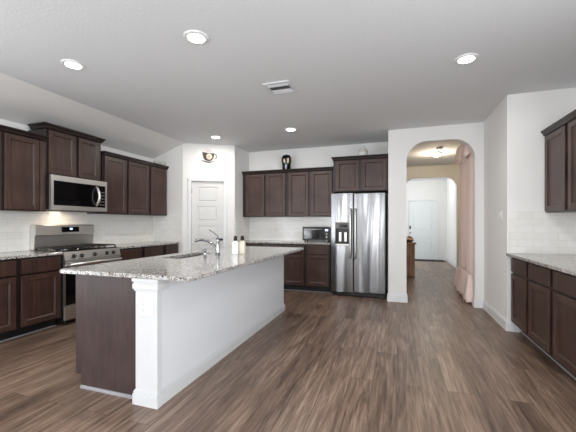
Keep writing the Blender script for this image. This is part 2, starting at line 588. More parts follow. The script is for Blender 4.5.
# wall behind the camera with three windows
wr = MB()
xs = [LX - 0.15] + [v for w in WINDOWS for v in w] + [RX + 0.12]
for i in range(0, len(xs), 2):
    wr.box(xs[i], xs[i + 1], REAR - 0.15, REAR, 0, ZC)
for a, b in WINDOWS:
    wr.box(a, b, REAR - 0.15, REAR, 0, 0.4); wr.box(a, b, REAR - 0.15, REAR, 2.3, ZC)
struct('wall_rear', wr, 'wall_paint')
for k, (a, b) in enumerate(WINDOWS):
    f = MB()
    for q in ((a, a + 0.05), (b - 0.05, b), ((a + b) / 2 - 0.02, (a + b) / 2 + 0.02)):
        f.box(q[0], q[1], REAR - 0.11, REAR - 0.06, 0.4, 2.3)
    for q in ((0.4, 0.45), (2.25, 2.3), (1.33, 1.37)):
        f.box(a, b, REAR - 0.11, REAR - 0.06, q[0], q[1])
    fo = struct('window_%d' % (k + 1), f, 'white_trim')
    MB().box(a, b, REAR - 0.09, REAR - 0.084, 0.4, 2.3).obj('pane', 'pane_glass', fo)

# baseboards
def bb(name, runs):
    m = MB()
    for x0, x1, y0, y1, n in runs:           # n = outward normal of the wall
        t = 0.016
        if n == '-y': m.box(x0, x1, y0 - t, y0, 0, 0.105); m.box(x0, x1, y0 - t * 0.55, y0, 0.105, 0.125)
        if n == '-x': m.box(x0 - t, x0, y0, y1, 0, 0.105); m.box(x0 - t * 0.55, x0, y0, y1, 0.105, 0.125)
        if n == '+x': m.box(x0, x0 + t, y0, y1, 0, 0.105); m.box(x0, x0 + t * 0.55, y0, y1, 0.105, 0.125)
    return struct(name, m, 'white_trim')
bb('baseboard_arch_left', [(-0.146, 0.161, 5.5, 0, '-y'), (0.145, 0, 5.5, 5.64, '+x'), (-0.13, 0, 5.5, 5.56, '-x')])
bb('baseboard_arch_right', [(1.09, 1.22, 5.5, 0, '-y'), (1.105, 0, 5.5, 5.64, '-x')])
bb('baseboard_right', [(1.22, 0, 4.42, 5.5, '-x'), (1.204, 1.345, 4.42, 0, '-y')])
bb('baseboard_foyer', [(1.60, 0, 9.32, 12.3, '-x'), (1.35, 1.6, 12.3, 0, '-y')])
bb('baseboard_hall', [(1.44, 1.95, 9.2, 0, '-y'), (-1.6, 0.19, 9.2, 0, '-y')])

# tile backsplashes
struct('backsplash_left', MB().box(LX, LX + 0.008, 0.9, PY - 0.008, 0.906, 1.42), 'subway_tile')
struct('backsplash_pantry', MB().box(LX + 0.008, -3.80, PY - 0.008, PY, 0.906, 1.385), 'subway_tile')
struct('backsplash_back', MB().box(-2.942, -1.07, 6.262, 6.27, 0.906, 1.39), 'subway_tile')
struct('backsplash_return', MB().box(-2.95, -2.942, 5.66, 6.27, 0.906, 1.385), 'subway_tile')
struct('backsplash_right', MB().box(1.235, RX, 4.412, 4.42, 0.906, 1.385).box(RX - 0.008, RX, 1.2, 4.412, 0.906, 1.39), 'subway_tile')

# pantry door
def panel_door(mb, x0, x1, z0, z1, y, th, panels, bw=0.012):
    """slab whose front face is at y, with sunken panels (x0,x1,z0,z1)"""
    mb.box(x0, x1, y + bw, y + th, z0, z1)
    zs = [z0] + [v for p in panels for v in (p[2], p[3])] + [z1]
    px0, px1 = panels[0][0], panels[0][1]
    mb.box(x0, px0, y, y + bw, z0, z1); mb.box(px1, x1, y, y + bw, z0, z1)
    for i in range(0, len(zs), 2):
        mb.box(px0, px1, y, y + bw, zs[i], zs[i + 1])
    for p in panels:
        i = 0.022
        mb.loft([[(p[0] + i, y + bw, p[2] + i), (p[1] - i, y + bw, p[2] + i), (p[1] - i, y + bw, p[3] - i), (p[0] + i, y + bw, p[3] - i)],
                 [(p[0] + i + .012, y + 0.003, p[2] + i + .012), (p[1] - i - .012, y + 0.003, p[2] + i + .012), (p[1] - i - .012, y + 0.003, p[3] - i - .012), (p[0] + i + .012, y + 0.003, p[3] - i - .012)]])
md = MB()
ph = [(0.265, 0.64, 0.2 + 0.365 * k, 0.2 + 0.365 * k + 0.285) for k in range(5)]
panel_door(md, d0 + 0.003, d1 - 0.003, 0.008, dz - 0.004, 0.02, 0.035, ph)
door1 = struct('door_1', md, 'door_paint'); door1.location = DA; door1.rotation_euler = (0, 0, dg)
MB().lathe([(0.026, 0), (0.026, 0.006), (0.010, 0.010), (0.010, 0.035), (0.024, 0.042), (0.028, 0.055), (0.020, 0.066), (0.001, 0.068)], (d1 - 0.06, 0.02, 0.955), 16, axis='y').obj('knob', 'brushed_nickel', door1)
for z in (0.25, 1.05, 1.82):
    MB().box(d0 - 0.006, d0 + 0.012, 0.006, 0.02, z, z + 0.09).tube([(d0 + 0.002, 0.004, z), (d0 + 0.002, 0.004, z + 0.09)], 0.006, 8).obj('hinge', 'brushed_nickel', door1)
mc = MB()
for a, b in ((d0 - 0.062, d0), (d1, d1 + 0.062)):
    mc.box(a, b, -0.018, 0, 0, dz + 0.062, 0.004)
    mc.box(a + 0.015, b - 0.015, -0.024, -0.018, 0, dz + 0.04)
mc.box(d0, d1, -0.018, 0, dz, dz + 0.062, 0.004); mc.box(d0, d1, -0.024, -0.018, dz + 0.015, dz + 0.047)
o = struct('trim_1', mc, 'white_trim'); o.location = DA; o.rotation_euler = (0, 0, dg)
bbm = MB().box(0, d0 - 0.062, -0.016, 0, 0, 0.12).box(d1 + 0.062, DL, -0.016, 0, 0, 0.12)
o = struct('baseboard_pantry', bbm, 'white_trim'); o.location = DA; o.rotation_euler = (0, 0, dg)

# front door at the far end
md = MB()
fp = [(0.52, 1.165, 0.18, 0.62), (0.52, 1.165, 0.70, 0.90), (0.52, 1.165, 1.02, 1.90)]
panel_door(md, 0.395, 1.29, 0.012, 2.04, 12.32, 0.045, fp)
door2 = struct('door_2', md, 'foyer_door_paint')
MB().box(0.425, 0.47, 12.306, 12.32, 1.06, 1.17, 0.004).obj('keypad_lock', 'black_plastic', door2)
MB().lathe([(0.03, 0), (0.03, 0.008), (0.012, 0.012), (0.012, 0.04), (0.028, 0.05), (0.026, 0.068), (0.001, 0.072)], (0.447, 12.32, 0.93), 16, axis='y').obj('knob', 'brushed_nickel', door2)
mc = MB()
mc.box(0.32, 0.392, 12.28, 12.3, 0, 2.11, 0.004); mc.box(1.293, 1.365, 12.28, 12.3, 0, 2.11, 0.004); mc.box(0.392, 1.293, 12.28, 12.3, 2.043, 2.11, 0.004)
struct('trim_2', mc, 'white_trim')

# ------------------------------------------------------------------ cabinets
WOOD, SHADE_WOOD = 'espresso_wood', 'espresso_shade_wood'
def shaker(mb, x0, x1, z0, z1, y=-0.021, th=0.02, rail=0.058):
    """shaker door: frame with bevelled inner lip around a sunken panel"""
    yb = y + th
    mb.box(x0, x0 + rail, y, yb, z0, z1, 0.0025)
    mb.box(x1 - rail, x1, y, yb, z0, z1, 0.0025)
    mb.box(x0 + rail, x1 - rail, y, yb, z0, z0 + rail, 0.0025)
    mb.box(x0 + rail, x1 - rail, y, yb, z1 - rail, z1, 0.0025)
    a, b, c, d = x0 + rail - 0.002, x1 - rail + 0.002, z0 + rail - 0.002, z1 - rail + 0.002
    i = 0.012
    # lip sloping to the sunken panel
    mb.loft([[(a, y + 0.004, c), (b, y + 0.004, c), (b, y + 0.004, d), (a, y + 0.004, d)],
             [(a + i, y + 0.013, c + i), (b - i, y + 0.013, c + i), (b - i, y + 0.013, d - i), (a + i, y + 0.013, d - i)]], cap=False)
    mb.box(a, b, y + 0.0129, yb, c, d)
def crown(x0, x1, dep, z, l=0.0, r=0.0, h=0.045, p=0.034):
    """crown moulding around the top of a wall cabinet; l and r: overhang at the ends"""
    prof = [(0.004, -0.012), (0.010, 0.0), (0.014, 0.014), (p * 0.75, h * 0.62), (p, h * 0.74), (p, h)]
    mb = MB()
    loops = []
    for off, dzz in prof:
        f = off / p
        loops.append([(x0 - l * f, -off - 0.02, z + dzz), (x1 + r * f, -off - 0.02, z + dzz), (x1 + r * f, dep, z + dzz), (x0 - l * f, dep, z + dzz)])
    mb.loft(loops)
    return mb
UP_GROUP = None
def wall_cabinet(label, loc, rotz, w, z0, z1, dep, doors, l=0, r=0, crown_dep=None, ch=0.045):
    t = thing('wall_cabinet', label, 'cabinet', (loc[0], loc[1], z0), rotz)
    h = z1 - z0
    MB().box(0, w, 0, dep, 0, h - 0.014, 0.002).obj('carcass', SHADE_WOOD, t)
    for a, b in doors:
        m = MB(); shaker(m, a, b, 0.012, h - 0.02)
        m.obj('door', WOOD, t)
    crown(0, w, crown_dep or dep, h, l, r, h=ch).obj('crown_moulding', SHADE_WOOD, t)
    return t
def base_cabinet(label, loc, rotz, w, dep, fronts, toe=0.08, toe_h=0.105, top=0.874, shoe=True, drawer_h=0.155):
    """fronts: list of (x0, x1) with a drawer above a door"""
    t = thing('base_cabinet', label, 'cabinet', (loc[0], loc[1], 0), rotz)
    MB().box(0, w, 0, dep, toe_h, top, 0.002).obj('carcass', SHADE_WOOD, t)
    MB().box(0.0, w, toe, dep, 0, toe_h - 0.001).obj('toe_kick', 'toe_black', t)
    if shoe:
        MB().prism([(0, toe, 0), (0, toe - 0.011, 0), (0, toe - 0.010, 0.006), (0, toe - 0.006, 0.010), (0, toe, 0.012)], (w, 0, 0)).obj('shoe_moulding', 'shoe_mould', t)
    for a, b in fronts:
        zt = top - 0.02
        m = MB(); m.box(a, b, -0.021, -0.001, zt - drawer_h, zt, 0.004, 2); m.obj('drawer', WOOD, t)
        m = MB(); shaker(m, a, b, toe_h + 0.02, zt - drawer_h - 0.022); m.obj('door', WOOD, t)
    return t
RL, RB, RR = PI / 2, 0.0, -PI / 2     # facing +X, -Y, -X

# left wall, upper row. local x runs along +Y
UF = -4.13
def lu(label, ya, yb, z0, z1, doors, **k):
    return wall_cabinet(label, (UF + 0.0 - 0.0, ya), RL, yb - ya, z0, z1, 0.31, [(a - ya, b - ya) for a, b in doors], **k)
lua = lu('dark wood wall cabinet at the left edge of the photo, left of the raised one', 2.01, 2.888, 1.40, 2.28, [(2.03, 2.402), (2.437, 2.805)], r=0.0)
MB().box(0.808, 0.878, -0.012, -0.0005, 0.0, 0.866, 0.002).obj('filler_strip', WOOD, lua)
lu('raised dark wood wall cabinet with two short doors above the built-in microwave', 2.890, 3.690, 1.868, 2.445, [(2.922, 3.285), (3.327, 3.645)], l=0.042, r=0.042, crown_dep=0.25, ch=0.05)
lu('two-door dark wood wall cabinet just right of the built-in microwave', 3.718, 4.680, 1.40, 2.28, [(3.744, 4.160), (4.201, 4.655)])
lu('single-door dark wood wall cabinet beside the pantry corner', 4.682, 5.138, 1.40, 2.28, [(4.705, 5.108)])
# left wall, base row
BF = -3.875
def lb(label, ya, yb, fr, **k):
    return base_cabinet(label, (BF, ya), RL, yb - ya, 0.56, [(a - ya, b - ya) for a, b in fr], toe=0.095, **k)
lb('dark wood base cabinet cut off by the left edge of the photo', 1.95, 2.412, [(1.985, 2.392)])
lb('dark wood drawer base cabinet immediately left of the range', 2.414, 2.902, [(2.445, 2.872)])
lb('dark wood base cabinet immediately right of the range', 3.762, 4.232, [(3.795, 4.202)])
lb('dark wood base cabinet second right of the range, in the middle of three', 4.234, 4.738, [(4.264, 4.708)])
lb('dark wood base cabinet in the corner against the pantry wall', 4.740, 5.138, [(4.770, 5.115)])
# back wall, upper row
def bu(label, xa, xb, y, z0, z1, dep, doors, **k):
    return wall_cabinet(label, (xa, y), RB, xb - xa, z0, z1, dep, [(a - xa, b - xa) for a, b in doors], **k)
bu('two-door dark wood wall cabinet under the black ornament, beside the pantry', -2.938, -2.001, 5.955, 1.385, 2.245, 0.305, [(-2.868, -2.467), (-2.424, -2.030)])
bu('two-door dark wood wall cabinet above the small countertop oven', -1.999, -1.085, 5.955, 1.385, 2.245, 0.305, [(-1.968, -1.573), (-1.526, -1.125)])
bu('deep two-door dark wood cabinet over the refrigerator', -1.052, -0.136, 5.66, 1.80, 2.355, 0.60, [(-1.006, -0.610), (-0.566, -0.162)], l=0.03)
# back wall, base row
def bbse(label, xa, xb, fr):
    return base_cabinet(label, (xa, 5.76), RB, xb - xa, 0.505, [(a - xa, b - xa) for a, b in fr], toe=0.075)
bbse('dark wood base cabinet by the back wall, mostly hidden behind the island', -2.938, -2.036, [(-2.868, -2.467), (-2.424, -2.050)])
bbse('dark wood base cabinet between the island and the refrigerator', -2.034, -1.125, [(-2.002, -1.612), (-1.560, -1.162)])
# right wall, upper row. local x runs along -Y
def ru(label, ya, yb, doors, **k):
    return wall_cabinet(label, (1.595, ya), RR, ya - yb, 1.372, 2.245, 0.285, [(ya - a, ya - b) for a, b in doors], **k)
ru('dark wood wall cabinet nearest the wall corner, upper right of the photo', 4.405, 3.470, [(4.39, 3.93), (3.87, 3.485)])
ru('dark wood wall cabinet at the right edge of the photo, above the long counter', 3.468, 2.53, [(3.45, 3.02), (2.96, 2.55)])
def rb_(label, ya, yb, fr):
    return base_cabinet(label, (1.27, ya), RR, ya - yb, 0.61, [(ya - a, ya - b) for a, b in fr], toe=0.095)
rb_('dark wood base cabinet nearest the wall corner on the right', 4.408, 3.902, [(4.39, 3.935)])
rb_('dark wood base cabinet in the middle of the right-hand row', 3.900, 3.360, [(3.868, 3.388)])
rb_('dark wood base cabinet cut off by the right edge of the photo', 3.358, 2.40, [(3.330, 2.90), (2.84, 2.43)])

# ------------------------------------------------------------------ countertops
def slab(label, x0, x1, y0, y1, z0=0.876, z1=0.906):
    return tag(centre(MB().box(x0, x1, y0, y1, z0, z1, 0.004, 2).obj('countertop', 'granite')), label, 'countertop')
slab('speckled granite countertop left of the range at the left edge', LX + 0.01, -3.85, 1.95, 2.902)
slab('speckled granite countertop between the range and the pantry wall', LX + 0.01, -3.85, 3.762, 5.14)
slab('speckled granite countertop along the back wall under the countertop oven', -2.94, -1.112, 5.73, 6.26)
slab('speckled granite countertop on the right-hand cabinet row', 1.205, RX - 0.01, 2.40, 4.41)

# ------------------------------------------------------------------ island
IX0, IXW, IX1 = -2.345, -1.722, -1.548
IY0, IY1 = 1.87, 4.45
isl = thing('kitchen_island', 'long kitchen island with pale half wall and dark end panel under granite', 'island', (-1.95, 3.15, 0))
ox, oy = -1.95, 3.15
def I(mb, name, mat):
    bmesh.ops.translate(mb.bm, verts=list(mb.bm.verts), vec=(-ox, -oy, 0))
    return mb.obj(name, mat, isl)
m = MB().box(IX0 + 0.075, IXW, IY0 + 0.018, IY1, 0.0, 0.875)
m2 = MB()
m2.prism([(IX0, IY0, 0.10), (IX0 + 0.062, IY0, 0.10), (IX0 + 0.062, IY0, 0), (IXW, IY0, 0), (IXW, IY0, 0.875), (IX0, IY0, 0.875)], (0, 0.018, 0))
I(m2, 'end_panel', 'island_panel_wood')
I(MB().prism([(IX0 + 0.058, IY0, 0.0), (IX0 + 0.058, IY0 - 0.014, 0.0), (IX0 + 0.058, IY0 - 0.012, 0.010), (IX0 + 0.058, IY0 - 0.006, 0.018), (IX0 + 0.058, IY0, 0.02)], (IXW - IX0 - 0.06, 0, 0)), 'shoe_moulding', 'shoe_mould')
# cabinet carcass around the sink: left open where the basin hangs
SX0, SX1, SY0, SY1 = -2.26, -2.01, 2.70, 3.43
cc = MB()
cc.box(IX0, IXW, IY0 + 0.018, SY0 - 0.03, 0.1, 0.875); cc.box(IX0, IXW, SY1 + 0.03, IY1, 0.1, 0.875)
cc.box(IX0, IXW, SY0 - 0.03, SY1 + 0.03, 0.1, 0.62); cc.box(IX0, IX0 + 0.03, SY0 - 0.03, SY1 + 0.03, 0.62, 0.875)
cc.box(IX0 + 0.075, IXW, IY0 + 0.018, IY1, 0, 0.1)
I(cc, 'carcass', WOOD)
for k in range(4):
    a = IY0 + 0.04 + k * 0.635
    m = MB()
    t = MB(); shaker(t, 0, 0.6, 0.12, 0.855)
    t.bm.transform(Matrix.Translation((IX0, a + 0.6, 0)) @ Matrix.Rotation(-PI / 2, 4, 'Z'))
    I(t, 'door', WOOD)
# knee wall and pilaster at its near end
I(MB().box(IXW, IX1, IY0, IY1, 0, 0.875), 'half_wall', 'knee_wall_paint')
I(MB().box(IXW - 0.004, IX1 + 0.006, 1.82, IY0 - 0.001, 0, 0.875, 0.004), 'pilaster', 'pilaster_paint')
cp = MB()
for z0, z1, p in ((0.785, 0.80, 0.010), (0.80, 0.835, 0.018), (0.835, 0.85, 0.012), (0.85, 0.875, 0.022)):
    cp.box(IXW - 0.004 - p * 0.6, IX1 + 0.006 + p, 1.82 - p, IY0 + 0.06, z0, z1, 0.003)
I(cp, 'capital', 'pilaster_paint')
bs = MB()
for z0, z1, p in ((0, 0.075, 0.016), (0.075, 0.090, 0.011), (0.090, 0.098, 0.006)):
    bs.box(IXW - 0.006 - p * 0.6, IX1 + 0.006 + p, 1.82 - p, IY0 - 0.0145, z0, z1, 0.002)
    bs.box(IX1 - 0.002, IX1 + p, IY0 - 0.014, IY1 + p, z0, z1)
I(bs, 'baseboard', 'pilaster_paint')
# island top with the sink cut out
TX0, TX1, TY0, TY1 = -2.425, -1.258, 1.785, 4.52
def rrect(x0, x1, y0, y1, r, z, K=6):
    p = []
    for cx, cy, a0 in ((x1 - r, y0 + r, -PI / 2), (x1 - r, y1 - r, 0), (x0 + r, y1 - r, PI / 2), (x0 + r, y0 + r, PI)):
        for i in range(K + 1):
            a = a0 + PI / 2 * i / K
            p.append((cx + r * math.cos(a), cy + r * math.sin(a), z))
    return p
top = MB()
R1, R2 = 0.035, 0.05
e = 0.004
outer = [rrect(TX0 + d, TX1 - d, TY0 + d, TY1 - d, R1, z) for d, z in ((e, 0.876), (0, 0.88), (0, 0.902), (e, 0.906))]
inner = [rrect(SX0, SX1, SY0, SY1, R2, z) for z in (0.906, 0.876)]
loops = outer + inner
vs = [[top.bm.verts.new(p) for p in lp] for lp in loops]
n = len(vs[0])
for a in range(len(vs)):
    b = (a + 1) % len(vs)
    for i in range(n):
        j = (i + 1) % n
        top.bm.faces.new([vs[a][i], vs[a][j], vs[b][j], vs[b][i]])
tag(centre(top.obj('countertop', 'granite')), 'large speckled granite top on the kitchen island with sink cutout', 'countertop')
# sink
sk = MB()
lo = [rrect(SX0 - 0.012, SX1 + 0.012, SY0 - 0.012, SY1 + 0.012, R2, 0.8755), rrect(SX0 - 0.012, SX1 + 0.012, SY0 - 0.012, SY1 + 0.012, R2, 0.868),
      rrect(SX0 - 0.006, SX1 + 0.006, SY0 - 0.006, SY1 + 0.006, R2, 0.868), rrect(SX0 - 0.002, SX1 + 0.002, SY0 - 0.002, SY1 + 0.002, R2, 0.68),
      rrect(SX0 + 0.01, SX1 - 0.01, SY0 + 0.01, SY1 - 0.01, R2, 0.672)]
inn = [rrect(SX0 + 0.014, SX1 - 0.014, SY0 + 0.014, SY1 - 0.014, R2, 0.676), rrect(SX0 + 0.002, SX1 - 0.002, SY0 + 0.002, SY1 - 0.002, R2, 0.69), rrect(SX0, SX1, SY0, SY1, R2, 0.868), rrect(SX0, SX1, SY0, SY1, R2, 0.8755)]
sk.loft(lo, cap=False, smooth=False)
sk.loft(inn, cap=False)
f = sk.bm.faces.new([sk.bm.verts.new(p) for p in lo[-1]])
f = sk.bm.faces.new([sk.bm.verts.new(p) for p in inn[0]])
v0 = [sk.bm.verts.new(p) for p in lo[0]]; v1 = [sk.bm.verts.new(p) for p in inn[-1]]
for i in range(len(v0)):
    j = (i + 1) % len(v0)
    sk.bm.faces.new([v0[i], v0[j], v1[j], v1[i]])
bmesh.ops.remove_doubles(sk.bm, verts=list(sk.bm.verts), dist=1e-5)
so = sk.obj('kitchen_sink', 'sink_steel')
tag(centre(so), 'undermount steel sink set in the island granite behind the faucet', 'sink')
dr = MB().lathe([(0.04, 0.0), (0.045, 0.003), (0.03, 0.004), (0.001, 0.002)], (0, 0, 0.0045), 18).obj('drain', 'brushed_nickel', so)

# faucet
FX, FY, FZ = -1.865, 3.16, 0.906
fa = thing('kitchen_faucet', 'chrome kitchen faucet with arched spout and raised lever on the island', 'faucet', (FX, FY, FZ))
MB().lathe([(0.030, 0), (0.030, 0.006), (0.022, 0.012), (0.019, 0.03), (0.018, 0.15), (0.020, 0.165), (0.017, 0.178), (0.001, 0.182)], (0, 0, 0), 20).obj('column', 'chrome', fa)
sp = []
sdir = Vector((-1.0, -0.12, 0)).normalized()
for i in range(17):       # leaves the column near its foot and sweeps up into a flat arc
    q = i / 16 * 1.85
    sp.append(sdir * (0.006 + 0.195 * (1 - math.cos(q))) + Vector((0, 0, 0.015 + 0.148 * math.sin(q))))
sp.append(sp[-1] + sdir * 0.006 + Vector((0, 0, -0.016)))
MB().tube(sp, [0.0135] * 12 + [0.014, 0.0145, 0.015, 0.0155, 0.016, 0.015], 14).obj('spout', 'chrome', fa)
MB().tube([(0, 0, 0.175), (0.0, -0.0, 0.20), (-0.025, -0.005, 0.225), (-0.065, -0.012, 0.258), (-0.095, -0.018, 0.274)], [0.013, 0.011, 0.009, 0.008, 0.0065], 10).obj('lever', 'chrome', fa)
MB().tube([(0.012, 0.008, 0.165), (0.045, 0.03, 0.170)], 0.011, 10).obj('valve_cap', 'black_plastic', fa)
sd = thing('soap_dispenser', 'short chrome soap dispenser on the granite left of the faucet', 'soap dispenser', (-1.86, 2.90, 0.906))
MB().lathe([(0.020, 0), (0.020, 0.005), (0.013, 0.01), (0.0125, 0.06), (0.0145, 0.064), (0.0145, 0.084), (0.001, 0.086)], (0, 0, 0), 16).obj('body', 'chrome', sd)
MB().tube([(0, 0, 0.072), (-0.018, -0.002, 0.074), (-0.032, -0.004, 0.068)], [0.006, 0.005, 0.004], 8).obj('nozzle', 'chrome', sd)
# soap bottles
for k, (x, y, lab) in enumerate(((-1.722, 3.300, 'white square soap bottle with dark pump standing nearer the faucet'), (-1.672, 3.372, 'cream soap bottle with dark pump behind the white one'))):
    t = thing('soap_bottle', lab, 'bottle', (x, y, 0.906), 0.3)
    MB().loft([rrect(-w, w, -w, w, 0.010, z, 4) for w, z in ((0.031, 0), (0.034, 0.004), (0.034, 0.132), (0.031, 0.140), (0.018, 0.146), (0.018, 0.152))]).obj('bottle_body', ('bottle_white', 'bottle_cream')[k], t)
    MB().lathe([(0.020, 0.150), (0.021, 0.152), (0.021, 0.186), (0.019, 0.190), (0.009, 0.191), (0.009, 0.196), (0.020, 0.197), (0.020, 0.204), (0.001, 0.206)], (0, 0, 0), 14).obj('pump', 'pump_bronze', t)

# ------------------------------------------------------------------ refrigerator
fr = thing('refrigerator', 'stainless side-by-side refrigerator with ice dispenser beside the arched doorway', 'refrigerator', (-0.63, 5.64, 0))
def FR(mb, name, mat, parent=None):
    bmesh.ops.translate(mb.bm, verts=list(mb.bm.verts), vec=(0.63, -5.64, 0))
    return mb.obj(name, mat, parent or fr)
XL, XM, XR = -1.082, -0.706, -0.182
FR(MB().box(XL + 0.004, XR + 0.012, 5.715, 6.24, 0.02, 1.765, 0.005), 'cabinet_body', 'black_plastic')
def fdoor(x0, x1, cut=None):
    mb = MB()
    if not cut:
        mb.box(x0, x1, 5.635, 5.708, 0.075, 1.77, 0.012, 3)
    else:
        cx0, cx1, cz0, cz1 = cut
        # door face with a recess for the dispenser, rounded outer edges
        mb.box(x0, cx0, 5.635, 5.708, 0.075, 1.77, 0.0)
        mb.box(cx1, x1, 5.635, 5.708, 0.075, 1.77, 0.0)
        mb.box(cx0, cx1, 5.635, 5.708, 0.075, cz0); mb.box(cx0, cx1, 5.635, 5.708, cz1, 1.77)
        mb.box(cx0, cx1, 5.695, 5.708, cz0, cz1)
        bmesh.ops.remove_doubles(mb.bm, verts=list(mb.bm.verts), dist=1e-5)
    return mb
dl = FR(fdoor(XL, XM - 0.005, (-1.012, -0.776, 0.87, 1.275)), 'freezer_door', 'stainless_door')
drr = FR(fdoor(XM + 0.005, XR), 'fridge_door', 'stainless_door')
dsp = MB(); dsp.box(-1.010, -0.778, 5.633, 5.694, 1.165, 1.273, 0.003)
FR(dsp, 'dispenser_panel', 'vent_grey', dl)
FR(MB().box(-0.985, -0.80, 5.6315, 5.6335, 1.185, 1.235), 'dispenser_display', 'black_gloss', dl)
cav = MB(); cav.box(-1.010, -1.0, 5.637, 5.694, 0.90, 1.164); cav.box(-0.788, -0.778, 5.637, 5.694, 0.90, 1.164); cav.box(-1.0, -0.788, 5.688, 5.694, 0.90, 1.164)
FR(cav, 'dispenser_recess', 'black_plastic', dl)
for x in (-0.955, -0.862):
    FR(MB().box(x, x + 0.045, 5.655, 5.668, 0.94, 1.10, 0.006, 2), 'dispenser_paddle', 'stainless', dl)
FR(MB().box(-1.010, -0.778, 5.630, 5.694, 0.872, 0.898, 0.004), 'drip_tray', 'stainless', dl)
for door, x in ((dl, XM - 0.042), (drr, XM + 0.042)):
    h = MB().tube([(x, 5.634, 1.50), (x, 5.600, 1.495), (x, 5.582, 1.46), (x, 5.580, 1.38), (x, 5.580, 0.78), (x, 5.582, 0.70), (x, 5.600, 0.665), (x, 5.634, 0.66)], 0.0125, 12)
    FR(h, 'handle', 'stainless', door)
FR(MB().box(-0.262, -0.225, 5.6325, 5.635, 1.69, 1.708, 0.001), 'badge', 'chrome', drr)
FR(MB().box(XL + 0.02, XR - 0.01, 5.665, 5.75, 0.012, 0.068, 0.003), 'base_grille', 'black_plastic')
for x in (XL + 0.03, XR - 0.14):
    FR(MB().box(x, x + 0.12, 5.650, 5.75, 0.0, 0.055, 0.006), 'leg_cover', 'black_plastic')

# ------------------------------------------------------------------ gas range
ra = thing('gas_range', 'stainless gas range with black oven glass between the left base cabinets', 'range', (-3.86, 3.332, 0), RL)
# local: x along +Y (0 at the middle), -y to the room; front plane y=0 at X=-3.86
hw = 0.421
MB().box(-hw, hw, 0.0, 0.555, 0.06, 0.885, 0.003).obj('body', 'black_plastic', ra)
for x in (-hw + 0.03, hw - 0.09):
    for y in (0.04, 0.46):
        MB().lathe([(0.02, 0), (0.02, 0.02), (0.015, 0.06)], (x + 0.03, y, 0), 12).obj('leg', 'black_plastic', ra)
MB().box(-hw, hw, -0.03, 0, 0.065, 0.235, 0.006, 2).obj('storage_drawer', 'stainless', ra)
od = MB().box(-hw, -hw + 0.05, -0.035, 0, 0.245, 0.75).box(hw - 0.05, hw, -0.035, 0, 0.245, 0.75).box(-hw + 0.05, hw - 0.05, -0.035, 0, 0.245, 0.28).box(-hw + 0.05, hw - 0.05, -0.035, 0, 0.69, 0.75).obj('oven_door', 'stainless', ra)
MB().box(-hw + 0.006, hw - 0.006, -0.0375, -0.012, 0.25, 0.70, 0.003).obj('oven_window', 'black_gloss', od)
hd = MB().tube([(-hw + 0.03, -0.075, 0.745), (hw - 0.03, -0.075, 0.745)], 0.019, 12)
for x in (-hw + 0.05, hw - 0.05):
    hd.tube([(x, -0.075, 0.745), (x, -0.034, 0.735)], 0.013, 10)
hd.obj('handle', 'stainless', od)
pn = MB().prism([(-hw, -0.035, 0.765), (-hw, -0.035, 0.80), (-hw, -0.012, 0.90), (-hw, 0.05, 0.90), (-hw, 0.05, 0.765)], (2 * hw, 0, 0)).obj('control_panel', 'stainless', ra)
for x in (-0.30, -0.19, 0.0, 0.19, 0.30):
    kb = MB().lathe([(0.027, 0), (0.027, 0.006), (0.021, 0.008), (0.019, 0.032), (0.016, 0.036), (0.001, 0.037)], (0, 0, 0), 16, axis='y')
    kb.mi = 1
    kb.box(-0.004, 0.004, -0.040, -0.030, -0.018, 0.018)
    kb.obj('knob', ['black_iron', 'stainless'], pn, (x, -0.026, 0.842)).rotation_euler = (-0.2, 0, 0)
MB().box(-hw, hw, 0.03, 0.50, 0.886, 0.915, 0.004).obj('cooktop', 'black_gloss', ra)
for gx in (-0.28, 0.0, 0.28):
    g = MB()
    a, b = gx - 0.132, gx + 0.132
    for x in (a, gx, b):
        g.box(x - 0.006, x + 0.006, 0.06, 0.47, 0.935, 0.95, 0.002)
    for y in (0.06, 0.165, 0.265, 0.365, 0.47):
        g.box(a, b, y - 0.006, y + 0.006, 0.935, 0.95, 0.002)
    for x in (a, b):
        for y in (0.06, 0.47):
            g.box(x - 0.007, x + 0.007, y - 0.007, y + 0.007, 0.9152, 0.94)
    g.obj('grate', 'black_iron', ra)
for x, y in ((-0.28, 0.15), (-0.28, 0.38), (0, 0.265), (0.28, 0.15), (0.28, 0.38)):
    MB().lathe([(0.05, 0.9155), (0.05, 0.922), (0.036, 0.925), (0.034, 0.933), (0.001, 0.934)], (x, y, 0), 18).obj('burner', 'brushed_nickel', ra)
bg = MB().prism([(-hw, 0.500, 0.915), (-hw, 0.490, 1.09), (-hw, 0.468, 1.10), (-hw, 0.478, 1.225), (-hw, 0.492, 1.235), (-hw, 0.570, 1.235), (-hw, 0.570, 0.915)], (2 * hw, 0, 0)).obj('backguard', 'stainless', ra)
dp = MB().prism([(-0.085, 0.4685, 1.135), (-0.085, 0.4645, 1.135), (-0.085, 0.470, 1.205), (-0.085, 0.475, 1.205)], (0.255, 0, 0)).obj('display', 'black_gloss', bg)
MB().prism([(0.03, 0.4655, 1.165), (0.03, 0.4635, 1.165), (0.03, 0.4655, 1.19), (0.03, 0.4675, 1.19)], (0.04, 0, 0)).obj('clock', 'display_blue', dp)

